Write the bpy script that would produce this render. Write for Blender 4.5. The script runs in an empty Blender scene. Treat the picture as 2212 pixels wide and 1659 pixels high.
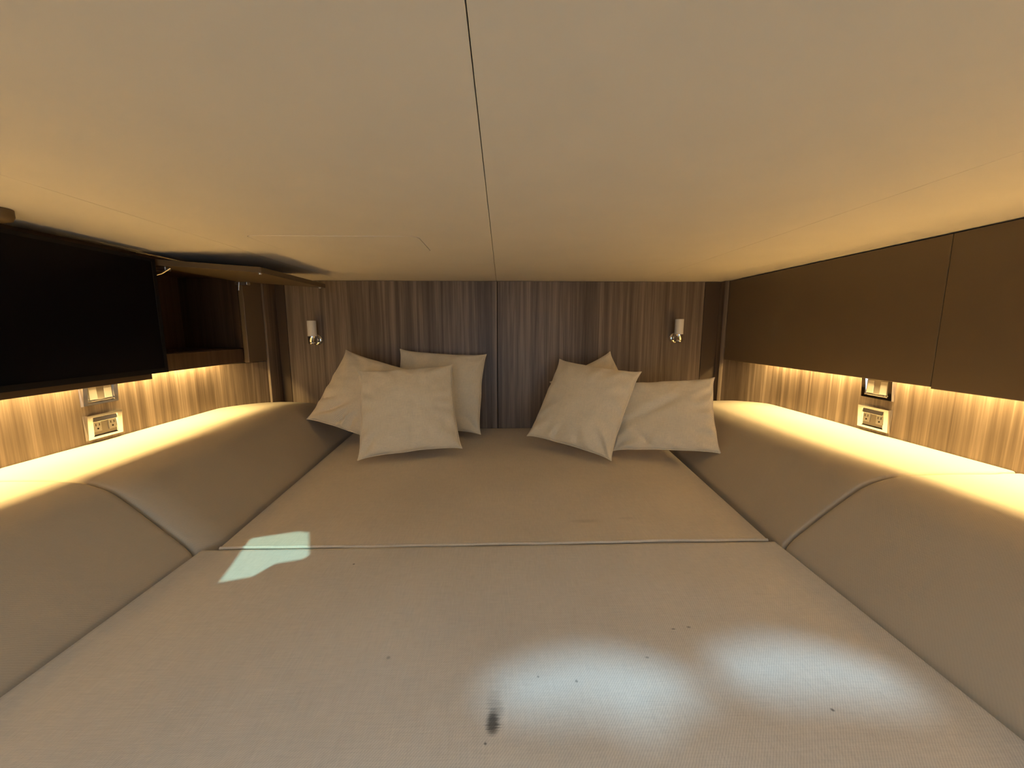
import bpy, bmesh, math, random
from mathutils import Vector, Matrix, noise

random.seed(7)
scene = bpy.context.scene
COL = scene.collection
PI = math.pi

# ---------------------------------------------------------------- camera
cam_data = bpy.data.cameras.new('camera')
cam_data.sensor_fit = 'HORIZONTAL'
cam_data.sensor_width = 36.0
cam_data.lens = 36.0 * 830.0 / 2212.0
cam_data.clip_start = 0.01
cam = bpy.data.objects.new('camera', cam_data)
COL.objects.link(cam)
cam.location = (0.0, 0.0, 1.0)
cam.rotation_euler = (math.radians(90 - 8.0), 0, math.radians(-1.5))
scene.camera = cam

# ---------------------------------------------------------------- world, daylight, exposure
world = bpy.data.worlds.new('sky')
scene.world = world
world.use_nodes = True
bg = world.node_tree.nodes['Background']
bg.inputs[0].default_value = (0.55, 0.75, 1.0, 1)
bg.inputs[1].default_value = 1.0

def add_light(name, kind, loc, target, power, color, **kw):
    d = bpy.data.lights.new(name, kind)
    d.energy = power
    d.color = color
    for k, v in kw.items():
        setattr(d, k, v)
    o = bpy.data.objects.new(name, d)
    COL.objects.link(o)
    o.location = loc
    o.rotation_euler = (Vector(target) - Vector(loc)).to_track_quat('-Z', 'Y').to_euler()
    return o

# daylight through the companionway opening behind the berth
add_light('companionway_daylight', 'AREA', (0, -1.93, 1.0), (0, 0, 1.0), 7.5, (0.76, 0.88, 1.0),
          shape='RECTANGLE', size=1.5, size_y=1.25)
# sky light falling through the open deck hatch above the berth foot
add_light('hatch_daylight', 'AREA', (0, -0.28, 1.30), (0, -0.28, 0.0), 3.6, (0.70, 0.86, 1.0),
          shape='RECTANGLE', size=0.66, size_y=0.27)
# sunlight glints as spots, shaped by unseen cut-outs added in the deck
GLINT_SOFT = Vector((0.2, -0.6, 2.4))
GLINT_SHARP = Vector((-0.95, -1.68, 3.2))
add_light('sun_glint_soft', 'SPOT', GLINT_SOFT, (0.24, 0.44, 0.548), 120.0, (0.42, 0.74, 1.0),
          spot_size=math.radians(22), spot_blend=0.15, shadow_soft_size=0.062)
add_light('sun_glint_sharp', 'SPOT', GLINT_SHARP, (-0.47, 0.74, 0.548), 430.0, (0.52, 1.0, 0.95),
          spot_size=math.radians(6.5), spot_blend=0.1, shadow_soft_size=0.014)

vs = scene.view_settings
vs.view_transform = 'Standard'
vs.look = 'None'
vs.gamma = 1.0
vs.use_curve_mapping = False
vs.exposure = 0.15

LED_COLOR = (1.0, 0.70, 0.28)
LED_POWER = 8.6

# ---------------------------------------------------------------- main dimensions (metres)
BED_Z = 0.548
CEIL_Z = 1.215
BACK_Y = 1.75
AFT_Y = -0.45

# ---------------------------------------------------------------- materials
def new_mat(name):
    m = bpy.data.materials.new(name)
    m.use_nodes = True
    nt = m.node_tree
    return m, nt, nt.nodes['Principled BSDF']

def nd(nt, kind, **kw):
    n = nt.nodes.new(kind)
    for k, v in kw.items():
        setattr(n, k, v)
    return n

def plain(name, col, rough=0.5, metal=0.0, spec=0.5, coat=0.0, coat_rough=0.05, noise_amt=0.0):
    m, nt, b = new_mat(name)
    b.inputs['Base Color'].default_value = (*col, 1)
    b.inputs['Roughness'].default_value = rough
    b.inputs['Metallic'].default_value = metal
    b.inputs['Specular IOR Level'].default_value = spec
    b.inputs['Coat Weight'].default_value = coat
    b.inputs['Coat Roughness'].default_value = coat_rough
    if noise_amt:
        tc = nd(nt, 'ShaderNodeTexCoord')
        n = nd(nt, 'ShaderNodeTexNoise')
        n.inputs['Scale'].default_value = 9.0
        n.inputs['Detail'].default_value = 6.0
        nt.links.new(tc.outputs['Object'], n.inputs['Vector'])
        r = nd(nt, 'ShaderNodeValToRGB')
        r.color_ramp.elements[0].position = 0.3
        r.color_ramp.elements[1].position = 0.7
        r.color_ramp.elements[0].color = (*[c * (1 - noise_amt) for c in col], 1)
        r.color_ramp.elements[1].color = (*[min(1, c * (1 + noise_amt)) for c in col], 1)
        nt.links.new(n.outputs['Fac'], r.inputs['Fac'])
        nt.links.new(r.outputs['Color'], b.inputs['Base Color'])
    return m

def wood(name, dark, mid, light, rough=0.42, offset=(0, 0, 0)):
    """laminate with straight vertical grain: broad bands plus fine streaks running along z"""
    m, nt, b = new_mat(name)
    L = nt.links.new
    tc = nd(nt, 'ShaderNodeTexCoord')
    def stretched(sx, sz, detail, rgh, dist):
        mp = nd(nt, 'ShaderNodeMapping')
        mp.inputs['Scale'].default_value = (sx, sx, sz)
        mp.inputs['Location'].default_value = offset
        L(tc.outputs['Object'], mp.inputs['Vector'])
        n = nd(nt, 'ShaderNodeTexNoise')
        n.inputs['Scale'].default_value = 1.0
        n.inputs['Detail'].default_value = detail
        n.inputs['Roughness'].default_value = rgh
        n.inputs['Distortion'].default_value = dist
        L(mp.outputs['Vector'], n.inputs['Vector'])
        return n.outputs['Fac']
    broad = stretched(13, 0.35, 3, 0.55, 0.3)
    mids = stretched(55, 1.1, 4, 0.6, 0.6)
    fine = stretched(260, 5.0, 3, 0.6, 0.2)
    def math_(op, a, c):
        n = nd(nt, 'ShaderNodeMath', operation=op)
        for i, v in enumerate((a, c)):
            if isinstance(v, (int, float)):
                n.inputs[i].default_value = v
            else:
                L(v, n.inputs[i])
        return n.outputs[0]
    s = math_('ADD', math_('MULTIPLY', broad, 0.32), math_('MULTIPLY', mids, 0.48))
    s = math_('ADD', s, math_('MULTIPLY', fine, 0.20))
    r = nd(nt, 'ShaderNodeValToRGB')
    e = r.color_ramp.elements
    e[0].position = 0.37
    e[0].color = (*dark, 1)
    e[1].position = 0.63
    e[1].color = (*light, 1)
    k = e.new(0.50)
    k.color = (*mid, 1)
    L(s, r.inputs['Fac'])
    L(r.outputs['Color'], b.inputs['Base Color'])
    b.inputs['Roughness'].default_value = rough
    b.inputs['Specular IOR Level'].default_value = 0.35
    bp = nd(nt, 'ShaderNodeBump')
    bp.inputs['Strength'].default_value = 0.08
    bp.inputs['Distance'].default_value = 0.001
    L(s, bp.inputs['Height'])
    L(bp.outputs['Normal'], b.inputs['Normal'])
    return m

def linen(name, col, period=0.0026, weave=0.5, stains=(), sheen=0.15, wrinkle=0.0, mottle=0.10):
    """woven upholstery: twill threads in colour and bump, soft mottling, optional stains (x, y, rx, ry, amount)"""
    m, nt, b = new_mat(name)
    L = nt.links.new
    tc = nd(nt, 'ShaderNodeTexCoord')
    def wave(rot, scl, dist):
        mp = nd(nt, 'ShaderNodeMapping')
        mp.inputs['Rotation'].default_value = rot
        L(tc.outputs['Object'], mp.inputs['Vector'])
        w = nd(nt, 'ShaderNodeTexWave', wave_type='BANDS', bands_direction='X', wave_profile='SIN')
        w.inputs['Scale'].default_value = scl
        w.inputs['Distortion'].default_value = dist
        w.inputs['Detail'].default_value = 2.0
        w.inputs['Detail Scale'].default_value = 0.6
        L(mp.outputs['Vector'], w.inputs['Vector'])
        return w.outputs['Fac']
    k = 0.314 / period      # wave texture: one band every 0.314/scale
    twill = wave((0, 0, math.radians(38)), k, 2.0)
    # slub threads: noise stretched along x and along y
    def slub(sx, sy):
        mp = nd(nt, 'ShaderNodeMapping')
        mp.inputs['Scale'].default_value = (sx, sy, 400)
        L(tc.outputs['Object'], mp.inputs['Vector'])
        n = nd(nt, 'ShaderNodeTexNoise')
        n.inputs['Scale'].default_value = 1.0
        n.inputs['Detail'].default_value = 2.0
        L(mp.outputs['Vector'], n.inputs['Vector'])
        return n.outputs['Fac']
    sx = slub(45, 700)
    sy = slub(700, 45)
    big = nd(nt, 'ShaderNodeTexNoise')
    big.inputs['Scale'].default_value = 5.0
    big.inputs['Detail'].default_value = 5.0
    L(tc.outputs['Object'], big.inputs['Vector'])
    def math_(op, a, c):
        n = nd(nt, 'ShaderNodeMath', operation=op)
        for i, v in enumerate((a, c)):
            if isinstance(v, (int, float)):
                n.inputs[i].default_value = v
            else:
                L(v, n.inputs[i])
        return n.outputs[0]
    h = math_('ADD', math_('MULTIPLY', twill, 0.30), math_('ADD', math_('MULTIPLY', sx, 0.45), math_('MULTIPLY', sy, 0.45)))
    # value multiplier around 1
    v = math_('ADD', math_('MULTIPLY', math_('SUBTRACT', h, 0.6), weave), 1.0)
    v = math_('MULTIPLY', v, math_('ADD', math_('MULTIPLY', math_('SUBTRACT', big.outputs['Fac'], 0.5), mottle * 2), 1.0))
    for (x, y, rx, ry, amt) in stains:
        mp = nd(nt, 'ShaderNodeMapping', vector_type='POINT')
        mp.inputs['Location'].default_value = (-x / rx, -y / ry, 0)
        mp.inputs['Scale'].default_value = (1 / rx, 1 / ry, 0)
        L(tc.outputs['Object'], mp.inputs['Vector'])
        ln = nd(nt, 'ShaderNodeVectorMath', operation='LENGTH')
        L(mp.outputs['Vector'], ln.inputs[0])
        d = math_('ADD', ln.outputs['Value'], math_('MULTIPLY', math_('SUBTRACT', sx, 0.5), 0.9))
        mr = nd(nt, 'ShaderNodeMapRange', interpolation_type='SMOOTHSTEP')
        mr.inputs['From Min'].default_value = 0.25
        mr.inputs['From Max'].default_value = 1.0
        mr.inputs['To Min'].default_value = 1.0 - amt * 0.92
        mr.inputs['To Max'].default_value = 1.0
        L(d, mr.inputs['Value'])
        v = math_('MULTIPLY', v, mr.outputs['Result'])
    mix = nd(nt, 'ShaderNodeVectorMath', operation='SCALE')
    mix.inputs[0].default_value = col
    L(v, mix.inputs['Scale'])
    L(mix.outputs['Vector'], b.inputs['Base Color'])
    b.inputs['Roughness'].default_value = 0.9
    b.inputs['Specular IOR Level'].default_value = 0.2
    b.inputs['Sheen Weight'].default_value = sheen
    b.inputs['Sheen Roughness'].default_value = 0.5
    bp = nd(nt, 'ShaderNodeBump')
    bp.inputs['Strength'].default_value = 0.35
    bp.inputs['Distance'].default_value = 0.0006
    L(h, bp.inputs['Height'])
    L(bp.outputs['Normal'], b.inputs['Normal'])
    return m

M = {}
M['wood'] = wood('walnut_laminate', (0.092, 0.064, 0.044), (0.175, 0.128, 0.090), (0.32, 0.245, 0.178))
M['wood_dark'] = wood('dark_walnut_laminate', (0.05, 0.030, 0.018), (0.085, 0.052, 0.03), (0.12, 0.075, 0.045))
M['mattress_front'] = linen('mattress_linen', (0.66, 0.61, 0.53), stains=[
    (-0.012, 0.388, 0.010, 0.020, 0.80), (-0.010, 0.400, 0.014, 0.032, 0.30), (-0.159, 0.48, 0.004, 0.0034, 0.45),
    (0.259, 0.52, 0.005, 0.0022, 0.65), (0.284, 0.523, 0.005, 0.0022, 0.6), (0.20, 0.47, 0.004, 0.0024, 0.5),
    (-0.02, 0.365, 0.0022, 0.0022, 0.7), (0.095, 0.437, 0.0028, 0.0028, 0.5), (0.395, 0.392, 0.0026, 0.0026, 0.7),
    (0.046, 0.445, 0.002, 0.002, 0.5), (-0.29, 0.70, 0.003, 0.003, 0.7)])
M['mattress_back'] = linen('headend_linen', (0.68, 0.60, 0.48), stains=[
    (0.20, 0.86, 0.05, 0.012, 0.16), (0.30, 0.87, 0.03, 0.01, 0.10)])
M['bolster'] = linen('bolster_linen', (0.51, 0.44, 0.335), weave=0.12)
M['pillow'] = linen('pillow_linen', (0.84, 0.735, 0.54), period=0.0035, weave=0.55, sheen=0.25)
M['ceiling'] = plain('ceiling_vinyl', (0.87, 0.80, 0.69), 0.75, spec=0.2, noise_amt=0.015)
M['gap'] = plain('dark_gap', (0.03, 0.022, 0.016), 0.9, spec=0.1)
M['lacquer'] = plain('brown_lacquer', (0.165, 0.118, 0.070), 0.38, spec=0.35, coat=0.22, coat_rough=0.02, noise_amt=0.02)
M['flap'] = plain('flap_lacquer', (0.12, 0.085, 0.05), 0.45, spec=0.3, noise_amt=0.03)
M['lacquer_edge'] = plain('brown_edge_band', (0.20, 0.14, 0.085), 0.5, spec=0.3, noise_amt=0.03)
M['post'] = plain('dark_brown_post', (0.075, 0.048, 0.028), 0.5, spec=0.3, noise_amt=0.03)
M['screen'] = plain('black_screen', (0.004, 0.004, 0.005), 0.28, spec=0.12, noise_amt=0.02)
M['bezel'] = plain('black_plastic', (0.008, 0.008, 0.008), 0.5, spec=0.2, noise_amt=0.02)
M['chrome'] = plain('polished_chrome', (0.80, 0.79, 0.77), 0.06, metal=1.0, noise_amt=0.01)
M['steel'] = plain('brushed_steel', (0.62, 0.60, 0.57), 0.3, metal=1.0, noise_amt=0.02)
M['shade'] = plain('opal_shade', (0.88, 0.82, 0.72), 0.55, spec=0.3, noise_amt=0.01)
M['rocker'] = plain('pale_plastic', (0.36, 0.335, 0.29), 0.4, spec=0.4, noise_amt=0.01)
M['grey'] = plain('grey_plastic', (0.22, 0.19, 0.15), 0.45, spec=0.4, noise_amt=0.02)
M['slot'] = plain('dark_slot', (0.02, 0.016, 0.012), 0.7, spec=0.2)
M['hull'] = plain('cream_liner', (0.55, 0.50, 0.43), 0.7, spec=0.2, noise_amt=0.02)
M['floor'] = wood('sole_boards', (0.12, 0.075, 0.04), (0.2, 0.13, 0.075), (0.28, 0.19, 0.11))
M['brown_cap'] = plain('brown_cap', (0.17, 0.11, 0.05), 0.5, noise_amt=0.02)

def emissive(name, col, strength):
    m, nt, b = new_mat(name)
    b.inputs['Base Color'].default_value = (0.8, 0.75, 0.65, 1)
    b.inputs['Emission Color'].default_value = (*col, 1)
    b.inputs['Emission Strength'].default_value = strength
    return m
M['led'] = emissive('led_diffuser', LED_COLOR, 6.0)

# ---------------------------------------------------------------- object helpers
def tag(o, label=None, cat=None, group=None, kind=None):
    if label: o['label'] = label
    if cat: o['category'] = cat
    if group: o['group'] = group
    if kind: o['kind'] = kind
    return o

def thing(name, loc, label, cat, group=None, kind=None):
    o = bpy.data.objects.new(name, None)
    COL.objects.link(o)
    o.location = loc
    o.empty_display_size = 0.05
    return tag(o, label, cat, group, kind)

def wloc(o):
    v = Vector((0, 0, 0))
    while o is not None:
        v += o.location
        o = o.parent
    return v

def obj(name, bm, mat, parent=None, origin=None, smooth=False, bevel=0.0, seg=2):
    """link a bmesh given in world coordinates as ONE object; origin: world point"""
    if origin is None:
        origin = wloc(parent) if parent else Vector((0, 0, 0))
    origin = Vector(origin)
    bmesh.ops.translate(bm, verts=bm.verts, vec=-origin)
    bmesh.ops.recalc_face_normals(bm, faces=bm.faces)
    me = bpy.data.meshes.new(name)
    bm.to_mesh(me)
    bm.free()
    me.materials.append(M[mat] if isinstance(mat, str) else mat)
    if smooth:
        me.polygons.foreach_set('use_smooth', [True] * len(me.polygons))
        me.set_sharp_from_angle(angle=math.radians(50))
    o = bpy.data.objects.new(name, me)
    COL.objects.link(o)
    if parent:
        o.parent = parent
        o.location = origin - wloc(parent)
    else:
        o.location = origin
    if bevel:
        md = o.modifiers.new('edges', 'BEVEL')
        md.width = bevel
        md.segments = seg
        md.limit_method = 'ANGLE'
    return o

def box(x0, x1, y0, y1, z0, z1, bm=None):
    bm = bm or bmesh.new()
    c = bmesh.ops.create_cube(bm, size=1.0)
    for v in c['verts']:
        v.co = Vector(((x0 + x1) / 2 + v.co.x * (x1 - x0), (y0 + y1) / 2 + v.co.y * (y1 - y0), (z0 + z1) / 2 + v.co.z * (z1 - z0)))
    return bm

def lathe(profile, centre, axis='Z', n=32, bm=None):
    """profile: (radius, height) list revolved round an axis through centre"""
    bm = bm or bmesh.new()
    rings = []
    for (r, h) in profile:
        ring = []
        for i in range(n):
            a = 2 * PI * i / n
            p = Vector((r * math.cos(a), r * math.sin(a), h))
            if axis == 'Y':
                p = Vector((p.x, -p.z, p.y))
            elif axis == 'X':
                p = Vector((p.z, p.x, p.y))
            ring.append(bm.verts.new(Vector(centre) + p))
        rings.append(ring)
    for a, b in zip(rings, rings[1:]):
        for i in range(n):
            bm.faces.new((a[i], a[(i + 1) % n], b[(i + 1) % n], b[i]))
    bm.faces.new(rings[0])
    bm.faces.new(rings[-1])
    return bm

def tube(pts, r, n=8, bm=None):
    bm = bm or bmesh.new()
    pts = [Vector(p) for p in pts]
    rings = []
    for i, p in enumerate(pts):
        t = (pts[min(i + 1, len(pts) - 1)] - pts[max(i - 1, 0)]).normalized()
        a = t.orthogonal().normalized() if i == 0 else (rings_a - t * rings_a.dot(t)).normalized()
        rings_a = a
        b = t.cross(a)
        rings.append([bm.verts.new(p + r * (math.cos(2 * PI * k / n) * a + math.sin(2 * PI * k / n) * b)) for k in range(n)])
    for a, b in zip(rings, rings[1:]):
        for i in range(n):
            bm.faces.new((a[i], a[(i + 1) % n], b[(i + 1) % n], b[i]))
    bm.faces.new(rings[0])
    bm.faces.new(rings[-1])
    return bm

def rounded_rect(x0, x1, y0, y1, r, n=6):
    out = []
    for (cx, cy, a0) in ((x1 - r, y1 - r, 0), (x0 + r, y1 - r, 90), (x0 + r, y0 + r, 180), (x1 - r, y0 + r, 270)):
        for i in range(n + 1):
            a = math.radians(a0 + 90 * i / n)
            out.append((cx + r * math.cos(a), cy + r * math.sin(a)))
    return out

def prism(poly, z0, z1, bm=None):
    bm = bm or bmesh.new()
    lo = [bm.verts.new((x, y, z0)) for x, y in poly]
    hi = [bm.verts.new((x, y, z1)) for x, y in poly]
    n = len(poly)
    bm.faces.new(lo)
    bm.faces.new(hi)
    for i in range(n):
        bm.faces.new((lo[i], lo[(i + 1) % n], hi[(i + 1) % n], hi[i]))
    return bm

def plate_with_holes(outer, holes, z0, z1):
    """flat slab with polygonal openings"""
    cu = bpy.data.curves.new('tmp', 'CURVE')
    cu.dimensions = '2D'
    cu.fill_mode = 'BOTH'
    cu.extrude = (z1 - z0) / 2
    for loop in [outer] + list(holes):
        sp = cu.splines.new('POLY')
        sp.points.add(len(loop) - 1)
        for p, (x, y) in zip(sp.points, loop):
            p.co = (x, y, 0, 1)
        sp.use_cyclic_u = True
    to = bpy.data.objects.new('tmp', cu)
    COL.objects.link(to)
    dg = bpy.context.evaluated_depsgraph_get()
    me = bpy.data.meshes.new_from_object(to.evaluated_get(dg))
    bm = bmesh.new()
    bm.from_mesh(me)
    bmesh.ops.remove_doubles(bm, verts=bm.verts, dist=1e-5)
    bmesh.ops.translate(bm, verts=bm.verts, vec=(0, 0, (z0 + z1) / 2))
    bpy.data.objects.remove(to)
    bpy.data.curves.remove(cu)
    bpy.data.meshes.remove(me)
    return bm

# ================================================================ THE SETTING
# floor and the space the berth opens on
tag(obj('floor', box(-1.5, 1.5, -2.2, 1.9, -0.04, 0.0), 'floor', origin=(0, 0, 0)), kind='structure')

# aft bulkhead with the companionway opening (behind the photographer)
bm = box(-1.5, -0.8, -2.06, -2.0, 0, 1.80)
box(0.8, 1.5, -2.06, -2.0, 0, 1.80, bm)
box(-0.8, 0.8, -2.06, -2.0, 0, 0.30, bm)
box(-0.8, 0.8, -2.06, -2.0, 1.68, 1.80, bm)
tag(obj('wall_aft', bm, 'hull', origin=(0, -2.03, 0)), kind='structure')
# coachroof over the saloon and its forward riser
bm = box(-1.5, 1.5, -2.06, AFT_Y, 1.75, 1.80)
box(-1.5, 1.5, AFT_Y - 0.03, AFT_Y, 1.26, 1.75, bm)
tag(obj('trim_1', bm, 'hull', origin=(0, -1.2, 1.75)), kind='structure')

# back wall: two laminate panels on a dark backing, seam in the middle
wb = tag(obj('wall_back', box(-1.40, 1.40, BACK_Y + 0.014, BACK_Y + 0.06, 0.0, 1.30), 'gap', origin=(0, BACK_Y + 0.03, 0)), kind='structure')
obj('wood_panel', box(-0.952, -0.0215, BACK_Y, BACK_Y + 0.0138, 0.30, CEIL_Z - 0.001), 'wood', wb, bevel=0.001)
obj('wood_panel', box(-0.0185, 0.915, BACK_Y, BACK_Y + 0.0138, 0.30, CEIL_Z - 0.001), 'wood', wb, bevel=0.001)

# side walls: laminate below the cabinets, liner behind and aft of them
for side, s in (('left', -1), ('right', 1)):
    def sx(a, b):
        return (s * a, s * b) if s > 0 else (s * b, s * a)
    bm = box(*sx(1.08, 1.12), -0.30, BACK_Y + 0.012, 0.0, 0.912)
    w = tag(obj('wall_' + side, bm, 'wood', origin=(s * 1.1, 0.7, 0)), kind='structure')
    bm = box(*sx(1.36, 1.40), -0.30, BACK_Y + 0.012, 0.0, 1.26)
    box(*sx(1.122, 1.359), -0.30, BACK_Y + 0.012, 0.86, 0.898, bm)
    obj('hull_liner', bm, 'hull', w)
    bm = box(*sx(1.36, 1.40), -2.06, -0.301, 0.0, 1.80)
    box(*sx(1.081, 1.359), -0.34, -0.301, 0.0, 1.24, bm)
    obj('aft_lining', bm, 'hull', w)

# corner posts
def post(name, x0, x1, y0, y1, mat, z0=0.3):
    return tag(obj(name, box(x0, x1, y0, y1, z0, CEIL_Z - 0.001), mat, origin=((x0 + x1) / 2, (y0 + y1) / 2, z0), bevel=0.001), kind='structure')
post('trim_2', -0.992, -0.953, BACK_Y - 0.002, BACK_Y + 0.0135, 'post')
post('trim_3', -1.079, -0.993, 1.664, BACK_Y + 0.0135, 'wood')
post('trim_4', 0.916, 0.984, BACK_Y - 0.002, BACK_Y + 0.0135, 'post')
post('trim_5', 0.985, 1.079, 1.712, BACK_Y + 0.0135, 'wood')

for n_, s, ya, yb in (('trim_6', -1, 1.455, 1.6635), ('trim_7', 1, 1.50, 1.7115)):
    poly = [(s * 1.0795, ya), (s * 1.002, yb), (s * 1.0795, yb)]
    tag(obj(n_, prism(poly, 0.43, 0.8675), 'wood', origin=(s * 1.05, yb, 0.43)), kind='structure')

# ceiling: dark backing, four upholstered panels with open joints, one access panel
FRONT_Y = 0.20
cl = tag(obj('ceiling', box(-1.42, 1.42, FRONT_Y, BACK_Y + 0.06, CEIL_Z + 0.011, CEIL_Z + 0.05), 'gap', origin=(0, 0.97, CEIL_Z)), kind='structure')
def ceiling_panel(x0, x1, hole=None, name='ceiling_panel'):
    outer = [(x0, FRONT_Y), (x1, FRONT_Y), (x1, BACK_Y + 0.013), (x0, BACK_Y + 0.013)]
    if hole:
        bm = plate_with_holes(outer, [hole], CEIL_Z, CEIL_Z + 0.0108)
    else:
        bm = prism(outer, CEIL_Z, CEIL_Z + 0.0108)
    return obj(name, bm, 'ceiling', cl, bevel=0.0007)
hatch = rounded_rect(-0.592, -0.194, 0.935, 1.112, 0.022)
ceiling_panel(-0.6995, -0.0239, hatch)
ceiling_panel(-0.0228, 0.6336)
ceiling_panel(-1.36, -0.7001)
ceiling_panel(0.6341, 1.36)
obj('access_panel', prism(rounded_rect(-0.5908, -0.1952, 0.9362, 1.1108, 0.021), CEIL_Z - 0.0006, CEIL_Z + 0.0105), 'ceiling', cl, bevel=0.001)

# aft deck section above the berth foot; hatch plus cut-outs added to shape glints
def through_deck(src, pts):
    out = []
    for (x, y) in pts:
        k = (src.z - CEIL_Z) / (src.z - BED_Z)
        out.append((src.x + (x - src.x) * k, src.y + (y - src.y) * k))
    return out
def smooth_loop(pts, n=6):
    out = []
    m = len(pts)
    for i in range(m):
        p0, p1, p2, p3 = [Vector((*pts[(i + j) % m], 0)) for j in (-1, 0, 1, 2)]
        for k in range(n):
            t = k / n
            q = 0.5 * ((2 * p1) + (-p0 + p2) * t + (2 * p0 - 5 * p1 + 4 * p2 - p3) * t * t + (-p0 + 3 * p1 - 3 * p2 + p3) * t ** 3)
            out.append((q.x, q.y))
    return out
lobe_a = smooth_loop([(-0.03, 0.425), (0.05, 0.472), (0.14, 0.482), (0.225, 0.452), (0.262, 0.415), (0.21, 0.398), (0.165, 0.372), (0.11, 0.392), (0.03, 0.395)])
lobe_b = smooth_loop([(0.285, 0.435), (0.30, 0.475), (0.39, 0.498), (0.47, 0.478), (0.53, 0.425), (0.49, 0.395), (0.40, 0.402), (0.33, 0.41)])
sharp = [(-0.516, 0.648), (-0.553, 0.800), (-0.462, 0.828), (-0.436, 0.822), (-0.392, 0.732), (-0.402, 0.716), (-0.448, 0.703), (-0.466, 0.664)]
deck = plate_with_holes([(-1.42, AFT_Y), (1.42, AFT_Y), (1.42, FRONT_Y - 0.0005), (-1.42, FRONT_Y - 0.0005)],
                        [rounded_rect(-0.33, 0.33, -0.42, -0.14, 0.04), through_deck(GLINT_SOFT, lobe_a), through_deck(GLINT_SOFT, lobe_b), through_deck(GLINT_SHARP, sharp)],
                        CEIL_Z, CEIL_Z + 0.004)
obj('deck_section', deck, 'ceiling', cl)

# ================================================================ BERTH
# platform under the mattresses
tag(obj('berth_platform', box(-1.075, 1.075, -0.38, BACK_Y - 0.004, 0.0, 0.425), 'wood', origin=(0, 0.7, 0), bevel=0.003),
    'wooden berth platform carrying the beige mattress cushions', 'bed')

def slab(corners, ztop, zbot, r, nx=44, ny=44, bulge=0.0, seed=0.0, rough=0.002, corner_r=None):
    """upholstered slab over a quad (corners: x0y0, x1y0, x1y1, x0y1) with rolled edges"""
    bm = bmesh.new()
    P = [Vector((*c, 0)) for c in corners]
    def spaced(n):
        e = [0, 0.004, 0.010, 0.018, 0.03, 0.05]
        mid = [0.05 + 0.9 * i / n for i in range(1, n)]
        return e + mid + [1 - v for v in reversed(e)]
    S, T = spaced(nx), spaced(ny)
    def at(s, t):
        return (P[0] * (1 - s) + P[1] * s) * (1 - t) + (P[3] * (1 - s) + P[2] * s) * t
    wx = (P[1] - P[0]).length
    wy = (P[3] - P[0]).length
    rows = []
    for t in T:
        row = []
        for s in S:
            p = at(s, t)
            dx, dy = min(s, 1 - s) * wx, min(t, 1 - t) * wy
            def drop(d):
                return 0 if d >= r else r - math.sqrt(max(0, r * r - (r - d) ** 2))
            dz = min(r, math.hypot(drop(dx), drop(dy)))
            h = bulge * (1 - (2 * s - 1) ** 2) * (1 - (2 * t - 1) ** 2)
            nse = noise.noise(Vector((p.x * 3.2 + seed, p.y * 3.2, seed))) * rough + noise.noise(Vector((p.x * 11, p.y * 11 + seed, 3))) * rough * 0.35
            fade = min(1, min(dx, dy) / 0.06)
            row.append(bm.verts.new((p.x, p.y, ztop - dz + h + nse * fade)))
        rows.append(row)
    for a, b in zip(rows, rows[1:]):
        for i in range(len(S) - 1):
            bm.faces.new((a[i], a[i + 1], b[i + 1], b[i]))
    # skirt down and bottom
    loop = rows[0] + [r_[-1] for r_ in rows[1:]] + list(reversed(rows[-1][:-1])) + [r_[0] for r_ in reversed(rows[1:-1])]
    low = [bm.verts.new((v.co.x, v.co.y, zbot)) for v in loop]
    n = len(loop)
    for i in range(n):
        bm.faces.new((loop[i], loop[(i + 1) % n], low[(i + 1) % n], low[i]))
    bm.faces.new(low)
    return bm

SEAM_Y = 0.762
# head-end mattress
mb = tag(obj('mattress', slab([(-0.597, SEAM_Y + 0.004), (0.582, SEAM_Y + 0.010), (0.668, BACK_Y - 0.006), (-0.668, BACK_Y - 0.006)], BED_Z, 0.427, 0.006, seed=2.0, rough=0.0022),
             'mattress_back', origin=(0, 0, 0.427), smooth=True),
         'head-end beige mattress cushion below the wood wall, under the pillows', 'mattress', 'berth mattress cushions')
pts = []
for i in range(41):
    f = i / 40
    x = -0.592 + f * (0.578 + 0.592)
    pts.append((x, SEAM_Y + 0.003 + 0.005 * f + 0.0012 * math.sin(17 * f) + 0.0008 * math.sin(41 * f), BED_Z - 0.0018 + 0.0010 * math.sin(9 * f + 1)))
obj('piping', tube(pts, 0.0036), 'mattress_back', mb, smooth=True)
# foot-end mattress
mf = tag(obj('mattress', slab([(-0.632, -0.36), (0.566, -0.36), (0.592, SEAM_Y + 0.001), (-0.628, SEAM_Y - 0.001)], BED_Z, 0.427, 0.005, seed=5.0, rough=0.0035),
             'mattress_front', origin=(0, 0, 0.427), smooth=True),
         'foot-end beige mattress cushion with a dark smudge and light patches', 'mattress', 'berth mattress cushions')

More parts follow.
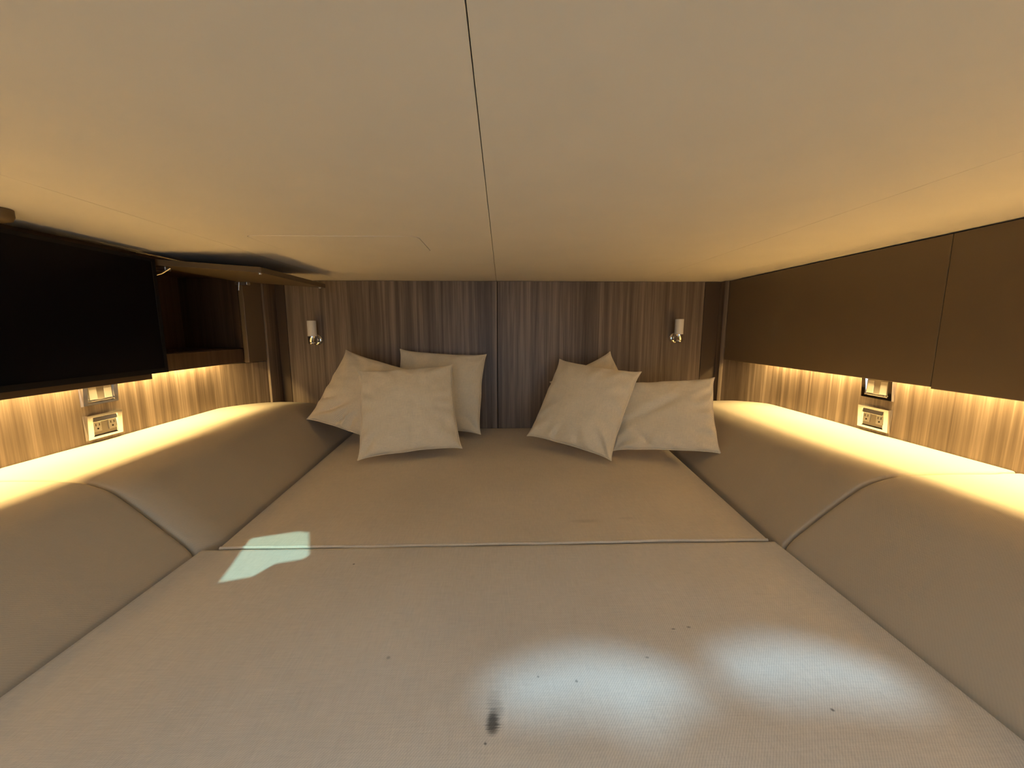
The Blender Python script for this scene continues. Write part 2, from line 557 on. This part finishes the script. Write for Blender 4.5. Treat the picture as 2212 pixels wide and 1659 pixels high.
# bolster cushions along both sides
def bolster(s, y0, y1, edge, label, r0=0.014, r1=0.014, roll=0.0, seed=0.0):
    """s: side; edge(y): |x| of the mattress edge; lofted profile rising from the mattress to the side wall"""
    prof = [(0.0, -0.10), (0.0, -0.02), (0.012, 0.010), (0.055, 0.052), (0.100, 0.094), (0.140, 0.128), (0.172, 0.144), (0.21, 0.153), (0.28, 0.156), (0.36, 0.157), (0.45, 0.157)]
    # dense resample (Catmull-Rom)
    dense = []
    for i in range(len(prof) - 1):
        q = [Vector((*prof[min(max(i + j, 0), len(prof) - 1)], 0)) for j in (-1, 0, 1, 2)]
        for k in range(5):
            t = k / 5
            v = 0.5 * ((2 * q[1]) + (-q[0] + q[2]) * t + (2 * q[0] - 5 * q[1] + 4 * q[2] - q[3]) * t * t + (-q[0] + 3 * q[1] - 3 * q[2] + q[3]) * t ** 3)
            dense.append(v)
    dense.append(Vector((*prof[-1], 0)))
    nrm = []
    for i in range(len(dense)):
        t = (dense[min(i + 1, len(dense) - 1)] - dense[max(i - 1, 0)]).normalized()
        nrm.append(Vector((-t.y, t.x, 0)))
    L = y1 - y0
    ys = [0, 0.001, 0.003, 0.006, 0.010, 0.014, 0.022] + [0.022 + (L - 0.044) * i / 40 for i in range(1, 41)] + [L - v for v in (0.014, 0.010, 0.006, 0.003, 0.001, 0)]
    bm = bmesh.new()
    rows = []
    for yy in ys:
        y = y0 + yy
        inset = 0
        for d, r in ((yy, r0), (L - yy, r1)):
            if d < r:
                inset = max(inset, r - math.sqrt(max(0, r * r - (r - d) ** 2)))
        sag = 0
        if roll and L - yy < 0.30:
            sag = roll * ((0.30 - (L - yy)) / 0.30) ** 2
        e = edge(y)
        row = []
        for i, (p, n) in enumerate(zip(dense, nrm)):
            w = (1.079 - e) / 0.45
            x = e + p.x * (w if p.x > 0.2 else 1 + (w - 1) * p.x / 0.2)
            bump = noise.noise(Vector((x * 4 + seed, y * 4, p.y * 4 + seed))) * 0.003
            k = max(0.0, min(1.0, p.y / 0.10))
            off = (-inset + bump * k)
            if p.x > 0.42:
                off *= 0.4
            lim = 1.0785 - 0.372 * max(0, y - (1.46 if s < 0 else 1.505)) if y < 1.66 or s > 0 else 0.992
            lim = max(lim, 0.9915 if s < 0 else 0.984)
            row.append(bm.verts.new((s * min(lim, x + n.x * off), y, BED_Z + p.y + n.y * off - sag * k)))
        rows.append(row)
    m = len(dense)
    for a, b in zip(rows, rows[1:]):
        for i in range(m - 1):
            bm.faces.new((a[i], a[i + 1], b[i + 1], b[i]))
    # close: wall side, bottom and ends
    base = [(bm.verts.new((r[-1].co.x, r[0].co.y, BED_Z - 0.12)), bm.verts.new((r[0].co.x, r[0].co.y, BED_Z - 0.12))) for r in rows]
    for j in range(len(rows) - 1):
        a, b = rows[j], rows[j + 1]
        bm.faces.new((a[-1], base[j][0], base[j + 1][0], b[-1]))
        bm.faces.new((base[j][0], base[j][1], base[j + 1][1], base[j + 1][0]))
        bm.faces.new((base[j][1], a[0], b[0], base[j + 1][1]))
    for j in (0, -1):
        bm.faces.new(list(rows[j]) + [base[j][0], base[j][1]])
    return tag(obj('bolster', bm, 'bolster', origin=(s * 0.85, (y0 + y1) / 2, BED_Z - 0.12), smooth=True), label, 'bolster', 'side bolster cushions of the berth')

def edge_l(y):
    return 0.634 if y < 0.757 else 0.606 + 0.07 * min(1, (y - 0.76) / 0.85) + 0.026 * max(0, 1 - (y - 0.757) / 0.06) ** 2
def edge_r(y):
    return 0.572 + 0.022 * max(0, (y + 0.3)) / 1.06 if y < 0.746 else 0.594 + 0.085 * min(1, (y - 0.75) / 0.85)
BS = 0.756
bolster(-1, BS + 0.0006, BACK_Y - 0.004, edge_l, 'long beige bolster cushion beneath the open cupboard and its outlets', r0=0.006, roll=0.03, r1=0.02, seed=1)
bolster(-1, -0.36, BS - 0.0006, edge_l, 'beige bolster cushion beneath the black television, at the berth foot', seed=4)
bolster(1, BS - 0.0094, BACK_Y - 0.004, edge_r, 'long beige bolster cushion below the closed brown cabinet, touching the rectangular pillow', r0=0.006, roll=0.035, r1=0.02, seed=7)
bolster(1, -0.36, BS - 0.0106, edge_r, 'beige bolster cushion below the brown cabinet, at the berth foot', seed=9)

# ================================================================ OVERHEAD CABINETS
def led_strip(parent, x, y0, y1, z):
    ch = obj('led_strip', box(x - 0.006, x + 0.006, y0, y1, z - 0.006, z - 0.0005), 'led', parent)
    d = bpy.data.lights.new('led_light', 'AREA')
    d.shape = 'RECTANGLE'
    d.size = 0.012
    d.size_y = y1 - y0
    d.energy = LED_POWER * (y1 - y0)
    d.color = LED_COLOR
    o = bpy.data.objects.new('led_light', d)
    COL.objects.link(o)
    o.parent = parent
    o.location = Vector((x, (y0 + y1) / 2, z - 0.0075)) - wloc(parent)
    return ch

# closed cabinet
cr = thing('overhead_cabinet', (1.18, 0.75, 0.912), 'closed brown overhead cabinet with two flat doors under the ceiling', 'cabinet')
bm = box(1.0205, 1.355, -0.28, 1.71, 0.914, 0.930)
box(1.0205, 1.355, -0.28, 1.71, CEIL_Z - 0.018, CEIL_Z - 0.002, bm)
box(1.340, 1.355, -0.28, 1.71, 0.9305, CEIL_Z - 0.0185, bm)
box(1.0205, 1.3395, -0.28, -0.264, 0.9305, CEIL_Z - 0.0185, bm)
box(1.0205, 1.3395, 1.694, 1.71, 0.9305, CEIL_Z - 0.0185, bm)
box(1.0205, 1.079, 1.590, 1.71, 0.869, 0.9135, bm)
obj('carcass', bm, 'wood', cr)
obj('door', box(1.0, 1.018, 0.8626, 1.703, 0.868, CEIL_Z - 0.0035), 'lacquer', cr, bevel=0.0012)
obj('door', box(1.0, 1.018, -0.28, 0.8614, 0.864, CEIL_Z - 0.0035), 'lacquer', cr, bevel=0.0012)
led_strip(cr, 1.062, -0.26, 1.49, 0.914)

# cabinet with the open bay
LC = thing('overhead_cabinet', (-1.18, 0.75, 0.912), 'dark brown overhead cupboard with its flap door lifted open', 'cabinet')
bm = box(-1.355, -1.0375, -0.28, 1.662, 0.914, 0.930)
box(-1.355, -1.0195, -0.28, 1.662, CEIL_Z - 0.018, CEIL_Z - 0.002, bm)
box(-1.355, -1.340, -0.28, 1.662, 0.9305, CEIL_Z - 0.0185, bm)
box(-1.3395, -1.0195, -0.28, -0.264, 0.9305, CEIL_Z - 0.0185, bm)
box(-1.3395, -1.0195, 1.110, 1.124, 0.9305, CEIL_Z - 0.0185, bm)
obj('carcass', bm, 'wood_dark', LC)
bm = box(-1.3395, -1.0195, 1.545, 1.662, 0.9305, CEIL_Z - 0.0185)
box(-1.079, -1.0195, 1.552, 1.662, 0.874, 0.9135, bm)
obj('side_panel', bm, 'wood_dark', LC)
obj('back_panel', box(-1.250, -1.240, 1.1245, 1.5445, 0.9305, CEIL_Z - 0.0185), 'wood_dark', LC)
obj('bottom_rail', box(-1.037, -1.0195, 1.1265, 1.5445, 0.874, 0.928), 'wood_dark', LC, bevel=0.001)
obj('face_panel', box(-1.018, -1.0, 1.5465, 1.662, 0.872, CEIL_Z - 0.002), 'lacquer', LC, bevel=0.001)
obj('door', box(-1.018, -1.0, -0.28, 1.118, 0.861, CEIL_Z - 0.004), 'post', LC, bevel=0.001)
# lifted flap door: hinged at the top, free edge slightly lower
def flap(u, v, w):
    """u: 0 hinge .. 1 free edge, v: y, w: 0 underside .. 1 upper side"""
    x = -1.006 + u * 0.332
    z = 1.182 - u * 0.023 + w * 0.0155
    return Vector((x, v, z))
bm = bmesh.new()
vv = [bm.verts.new(flap(u, v, w)) for u in (0, 1) for v in (1.128, 1.527) for w in (0, 1)]
for f in ((0, 1, 3, 2), (4, 6, 7, 5), (0, 4, 5, 1), (2, 3, 7, 6), (0, 2, 6, 4), (1, 5, 7, 3)):
    bm.faces.new([vv[i] for i in f])
fd = obj('flap_door', bm, 'flap', LC, bevel=0.001)
for (u, v) in ((0.965, 1.142), (0.955, 1.510)):
    p = flap(u, v, 0)
    obj('bumper', lathe([(0.004, -0.004), (0.005, -0.001), (0.005, 0.001)], p, n=14), 'steel', fd, smooth=True)
for v in (1.155, 1.505):
    p = flap(0.13, v, 0)
    obj('hinge', box(p.x - 0.03, p.x + 0.014, p.y - 0.010, p.y + 0.010, p.z - 0.012, p.z - 0.001), 'steel', fd, bevel=0.002)
p = flap(0.17, 1.148, 0)
obj('lift_stay', tube([(p.x + 0.012, 1.148, p.z - 0.004), (p.x - 0.010, 1.146, p.z - 0.018), (-1.06, 1.140, 1.128)], 0.0026), 'steel', fd, smooth=True)
p = flap(0.10, 1.49, 0)
obj('lift_stay', tube([(p.x, 1.488, p.z - 0.004), (p.x - 0.004, 1.488, p.z - 0.034)], 0.0026), 'steel', fd, smooth=True)
led_strip(LC, -1.062, -0.26, 1.45, 0.914)

# television on the cupboard front
tv = thing('television', (-0.97, 0.84, 0.88), 'black flat television mounted on the overhead cupboard front', 'television')
obj('housing', box(-0.985, -0.953, 0.556, 1.114, 0.882, 1.192), 'bezel', tv, bevel=0.003)
obj('screen', box(-0.9528, -0.9505, 0.566, 1.104, 0.894, 1.184), 'screen', tv, bevel=0.0005)
obj('bezel', plate_with_holes([(0.556, 0.882), (1.114, 0.882), (1.114, 1.192), (0.556, 1.192)], [[(0.5665, 0.8945), (1.1035, 0.8945), (1.1035, 1.1835), (0.5665, 1.1835)]], 0, 0.004), 'bezel', None)
bz = bpy.data.objects['bezel']
bz.data.transform(Matrix(((0, 0, 1, -0.9528), (1, 0, 0, 0), (0, 1, 0, 0), (0, 0, 0, 1))))
bz.data.transform(Matrix.Translation(-Vector(tv.location)))
bz.parent = tv
obj('wall_bracket', box(-0.9995, -0.9855, 0.70, 0.97, 0.96, 1.10), 'bezel', tv, bevel=0.002)

# ================================================================ SWITCHES AND OUTLETS
def on_wall(s, yc, zc):
    """maps plate coords (a along the wall, toward the viewer's right when facing it; b up; c out of the wall) to world"""
    def f(a, b, c):
        return Vector((s * (1.08 - c), yc + (-a if s > 0 else a), zc + b))
    return f

def wbox(f, a0, a1, b0, b1, c0, c1, bm=None):
    p, q = f(a0, b0, c0), f(a1, b1, c1)
    return box(min(p.x, q.x), max(p.x, q.x), min(p.y, q.y), max(p.y, q.y), min(p.z, q.z), max(p.z, q.z), bm)

def frame_plate(f, w, h, iw, ih, c0, c1):
    """square plate with a central cut-out, bevelled outwards"""
    bm = bmesh.new()
    lv = []
    for (ww, hh, c) in ((w, h, c0), (w - 0.004, h - 0.004, c1), (iw + 0.006, ih + 0.006, c1), (iw, ih, c1 - 0.003), (iw, ih, c0)):
        lv.append([bm.verts.new(f(x * ww / 2, y * hh / 2, c + (0.0026 * y * hh / h if c == c1 else 0))) for x, y in ((-1, -1), (1, -1), (1, 1), (-1, 1))])
    for a, b in zip(lv, lv[1:] + lv[:1]):
        for i in range(4):
            bm.faces.new((a[i], a[(i + 1) % 4], b[(i + 1) % 4], b[i]))
    return bm

def switch(s, yc, zc, label):
    f = on_wall(s, yc, zc)
    t = thing('light_switch', f(0, 0, 0), label, 'light switch', 'double rocker switches under the cabinets')
    obj('plate', frame_plate(f, 0.094, 0.066, 0.062, 0.044, 0.0012, 0.0095), 'chrome', t)
    obj('insert', wbox(f, -0.0308, 0.0308, -0.0218, 0.0218, 0.0012, 0.0060), 'grey', t)
    for a in (-0.0195, 0.0195):
        bm = bmesh.new()
        vs_ = [bm.verts.new(f(a + x, y, c)) for x in (-0.0098, 0.0098) for (y, c) in ((-0.017, 0.0062), (0.019, 0.0062), (0.019, 0.0075), (0.0, 0.0079), (-0.017, 0.0086))]
        n = 5
        bm.faces.new(vs_[:5])
        bm.faces.new(vs_[5:])
        for i in range(n):
            bm.faces.new((vs_[i], vs_[(i + 1) % n], vs_[n + (i + 1) % n], vs_[n + i]))
        obj('rocker', bm, 'rocker', t, bevel=0.0006)
    obj('ledge', wbox(f, -0.031, 0.031, -0.0215, -0.0185, 0.0062, 0.0125), 'chrome', t, bevel=0.0006)
    return t

def outlet(s, yc, zc, label):
    f = on_wall(s, yc, zc)
    t = thing('power_outlet', f(0, 0, 0), label, 'power outlet', 'double power outlets above the bolsters')
    obj('plate', frame_plate(f, 0.095, 0.068, 0.060, 0.046, 0.0012, 0.0095), 'chrome', t)
    obj('insert', wbox(f, -0.0298, 0.0298, -0.0228, 0.0228, 0.0012, 0.0050), 'grey', t)
    for a in (-0.0195, 0.0195):
        rc = obj('receptacle', wbox(f, a - 0.0098, a + 0.0098, -0.014, 0.012, 0.0051, 0.0074), 'rocker', t, bevel=0.0006)
        for da in (-0.0045, 0.0045):
            obj('slot', wbox(f, a + da - 0.0008, a + da + 0.0008, 0.001, 0.0075, 0.0075, 0.0079), 'slot', rc)
        bm = bmesh.new()
        ring = [(0.0024 * math.cos(k * PI / 6), 0.0024 * math.sin(k * PI / 6)) for k in range(12)]
        lo = [bm.verts.new(f(a + x, -0.0062 + y, 0.0075)) for x, y in ring]
        hi = [bm.verts.new(f(a + x, -0.0062 + y, 0.0079)) for x, y in ring]
        bm.faces.new(lo)
        bm.faces.new(hi)
        for i in range(12):
            bm.faces.new((lo[i], lo[(i + 1) % 12], hi[(i + 1) % 12], hi[i]))
        obj('ground_hole', bm, 'slot', rc)
    # raised cover lip over the receptacles
    bm = bmesh.new()
    vs_ = [bm.verts.new(f(a, b, c)) for a in (-0.030, 0.030) for (b, c) in ((0.0125, 0.0052), (0.0125, 0.0115), (0.024, 0.0095), (0.024, 0.0052))]
    bm.faces.new(vs_[:4])
    bm.faces.new(vs_[4:])
    for i in range(4):
        bm.faces.new((vs_[i], vs_[(i + 1) % 4], vs_[4 + (i + 1) % 4], vs_[4 + i]))
    obj('cover_lip', bm, 'chrome', t, bevel=0.0008)
    return t

for s, yc in ((-1, 1.042), (1, 1.060)):
    where = 'beneath the black television' if s < 0 else 'beneath the closed brown cabinet'
    switch(s, yc, 0.836, 'chrome double rocker switch on the wood wall ' + where)
    outlet(s, yc, 0.747, 'chrome framed double power outlet on the wood wall ' + where)

# ================================================================ WALL SCONCES
def sconce(x, z, label):
    t = thing('wall_sconce', (x, BACK_Y - 0.0005, z - 0.02), label, 'wall lamp', 'reading sconces on the wood wall')
    c = (x, BACK_Y - 0.0005, z - 0.014)
    obj('rosette', lathe([(0.024, 0.0), (0.0245, 0.004), (0.0225, 0.008), (0.015, 0.0105)], c, axis='Y'), 'chrome', t, smooth=True)
    obj('arm', lathe([(0.0105, 0.0105), (0.0105, 0.034)], c, axis='Y', n=20), 'chrome', t, smooth=True)
    yc = BACK_Y - 0.045
    obj('cup', lathe([(0.006, -0.030), (0.0165, -0.030), (0.0185, -0.027), (0.0185, -0.024), (0.0172, -0.0225), (0.0185, -0.021), (0.0188, 0.003)], (x, yc, z), n=36), 'chrome', t, smooth=True)
    obj('lamp_shade', lathe([(0.0182, 0.0032), (0.0184, 0.068), (0.0178, 0.0695), (0.0150, 0.0695), (0.0145, 0.0600)], (x, yc, z), n=36), 'shade', t, smooth=True)
    return t
sconce(-0.823, 0.970, 'small sconce with white cylinder shade under the lifted flap door')
sconce(0.787, 0.978, 'small sconce with white cylinder shade beside the closed brown cabinet')

# small cap on the ceiling edge above the television
bm = lathe([(0.026, 0.0), (0.026, -0.012), (0.023, -0.019), (0.016, -0.022)], (-0.905, 0.742, CEIL_Z - 0.0005), n=28)
tag(obj('ceiling_fitting', bm, 'brown_cap', origin=(-0.905, 0.742, CEIL_Z - 0.02), smooth=True), 'small round brown cap on the ceiling above the television', 'fitting')

# ================================================================ PILLOWS
def pillow(centre, lean, spin, yaw, w, h, thick, seed, label, creases=(), ears=0.5):
    n = 46
    bm = bmesh.new()
    R = Matrix.Rotation(yaw, 3, 'Z') @ Matrix.Rotation(lean, 3, 'X') @ Matrix.Rotation(spin, 3, 'Y')
    C = Vector(centre)
    def outline(u, v):
        # edges bow inwards between the pointed corners
        x = u * (1 - (0.035 * (1 - v * v) + 0.035 * (1 - abs(v) ** 9)) * abs(u) ** 3)
        y = v * (1 - (0.035 * (1 - u * u) + 0.035 * (1 - abs(u) ** 9)) * abs(v) ** 3)
        wob = 0.012 * noise.noise(Vector((u * 2.2 + seed, v * 2.2, seed)))
        return x * w / 2 + wob * w * (1 - abs(v)) , y * h / 2 + wob * h * (1 - abs(u))
    def puff(u, v):
        a, b = max(0.0, 1 - u * u), max(0.0, 1 - v * v)
        return thick / 2 * (a * b) ** 0.42 * (0.93 + 0.07 * a * b)
    sp = [math.sin(PI / 2 * (2 * i / n - 1)) for i in range(n + 1)]
    sp = [0.6 * a + 0.4 * (2 * i / n - 1) for i, a in enumerate(sp)]
    grid = {}
    for side in (1, -1):
        for i, u in enumerate(sp):
            for j, v in enumerate(sp):
                edge_ = i in (0, n) or j in (0, n)
                if edge_ and side < 0:
                    grid[(side, i, j)] = grid[(1, i, j)]
                    continue
                x, z = outline(u, v)
                t = puff(u, v)
                # creases radiating from the seams and soft dents
                e = 1 - max(abs(u), abs(v))
                k = max(0.0, 1 - e / 0.55)
                ang = math.atan2(v, u)
                cr = math.sin(ang * 15 + 3 * noise.noise(Vector((u * 2, v * 2, seed * 1.7))) + seed) * 0.0048 * k * min(1, e / 0.06)
                cr += 0.006 * noise.noise(Vector((u * 2.4 + seed, v * 2.4, side * 2 + seed))) * min(1, e / 0.15)
                cr += 0.0022 * noise.noise(Vector((u * 7 + seed, v * 7, side * 3 + seed))) * min(1, e / 0.10)
                for (cu, cv, ca, ln, wd, dp) in creases:
                    du, dv = u - cu, v - cv
                    al = du * math.cos(ca) + dv * math.sin(ca)
                    ac = -du * math.sin(ca) + dv * math.cos(ca)
                    cr -= 2.0 * dp * math.exp(-(ac / wd) ** 2) * math.exp(-(al / ln) ** 2) * min(1, e / 0.04)
                t = 0 if edge_ else max(0.0008, t + cr)
                grid[(side, i, j)] = bm.verts.new(C + R @ Vector((x, -side * t, z)))
    for side in (1, -1):
        for i in range(n):
            for j in range(n):
                q = (grid[(side, i, j)], grid[(side, i + 1, j)], grid[(side, i + 1, j + 1)], grid[(side, i, j + 1)])
                bm.faces.new(q if side > 0 else q[::-1])
    loop = [(i, 0) for i in range(n)] + [(n, j) for j in range(n)] + [(n - i, n) for i in range(n)] + [(0, n - j) for j in range(n)]
    seam = [grid[(1, i, j)].co.copy() for i, j in loop]
    zmin = min(v.co.z for v in bm.verts)
    o = tag(obj('pillow', bm, 'pillow', origin=(C.x, C.y, zmin), smooth=True), label, 'pillow', 'beige linen pillows on the berth')
    # object coordinates of the weave follow the cushion face
    me = o.data
    Ri = R.transposed()
    R4 = R.to_4x4()
    B = Matrix(((1, 0, 0), (0, 0, -1), (0, 1, 0))).transposed().to_4x4()   # face plane -> local xy
    me.transform((R4 @ Matrix(((1, 0, 0, 0), (0, 0, -1, 0), (0, 1, 0, 0), (0, 0, 0, 1)))).inverted())
    o.rotation_euler = (R4 @ Matrix(((1, 0, 0, 0), (0, 0, -1, 0), (0, 1, 0, 0), (0, 0, 0, 1)))).to_euler()
    sb = tube(seam + [seam[0]], 0.0019, n=6)
    so = obj('seam', sb, 'pillow', None, origin=(0, 0, 0), smooth=True)
    mw = Matrix.Translation(o.location) @ o.rotation_euler.to_matrix().to_4x4()
    so.data.transform(mw.inverted())
    so.parent = o
    return o

P_ = pillow
P_((-0.341, 1.385, 0.716), -0.565, -0.058, 0.17, 0.352, 0.340, 0.095, 1.3,
   'square pillow standing in front of two others, nearest the open cupboard side',
   creases=[(-0.85, -0.80, 0.9, 0.25, 0.05, 0.007), (0.8, 0.75, 0.8, 0.3, 0.06, 0.004)])
P_((-0.535, 1.519, 0.740), -0.553, 0.274, -0.149, 0.385, 0.322, 0.088, 2.9,
   'tilted creased pillow leaning over the bolster below the sconce and open cupboard',
   creases=[(-0.5, -0.55, 0.7, 0.35, 0.07, 0.010), (-0.25, -0.75, 1.1, 0.25, 0.06, 0.010), (-0.75, -0.35, 0.4, 0.2, 0.05, 0.006), (0.0, -0.8, 1.3, 0.3, 0.06, 0.007)])
P_((-0.2675, 1.632, 0.742), -0.354, 0.065, 0.0, 0.378, 0.350, 0.080, 4.1,
   'upright square pillow against the wood wall, beside the panel seam',
   creases=[(0.85, -0.85, 2.3, 0.25, 0.05, 0.006)])
P_((0.303, 1.412, 0.722), -0.62, 0.118, -0.565, 0.338, 0.352, 0.095, 5.7,
   'square pillow tilted against another, in front of the rectangular pillow',
   creases=[(0.72, -0.75, 2.2, 0.28, 0.06, 0.008), (0.2, -0.85, 1.5, 0.2, 0.05, 0.004), (-0.3, -0.8, 1.2, 0.2, 0.05, 0.004)])
P_((0.400, 1.640, 0.728), -0.25, -0.46, 0.0, 0.30, 0.26, 0.07, 7.2,
   'mostly hidden pillow showing one corner against the wood wall')
P_((0.574, 1.324, 0.703), -0.62, -0.125, -0.52, 0.340, 0.280, 0.066, 8.8,
   'rectangular pillow lying partly on the bolster below the brown cabinet',
   creases=[(-0.1, 0.15, 0.6, 0.5, 0.09, 0.006), (-0.35, -0.75, 2.2, 0.3, 0.06, 0.006), (0.15, -0.8, 1.5, 0.25, 0.05, 0.005), (0.6, -0.75, 1.3, 0.2, 0.05, 0.004)])
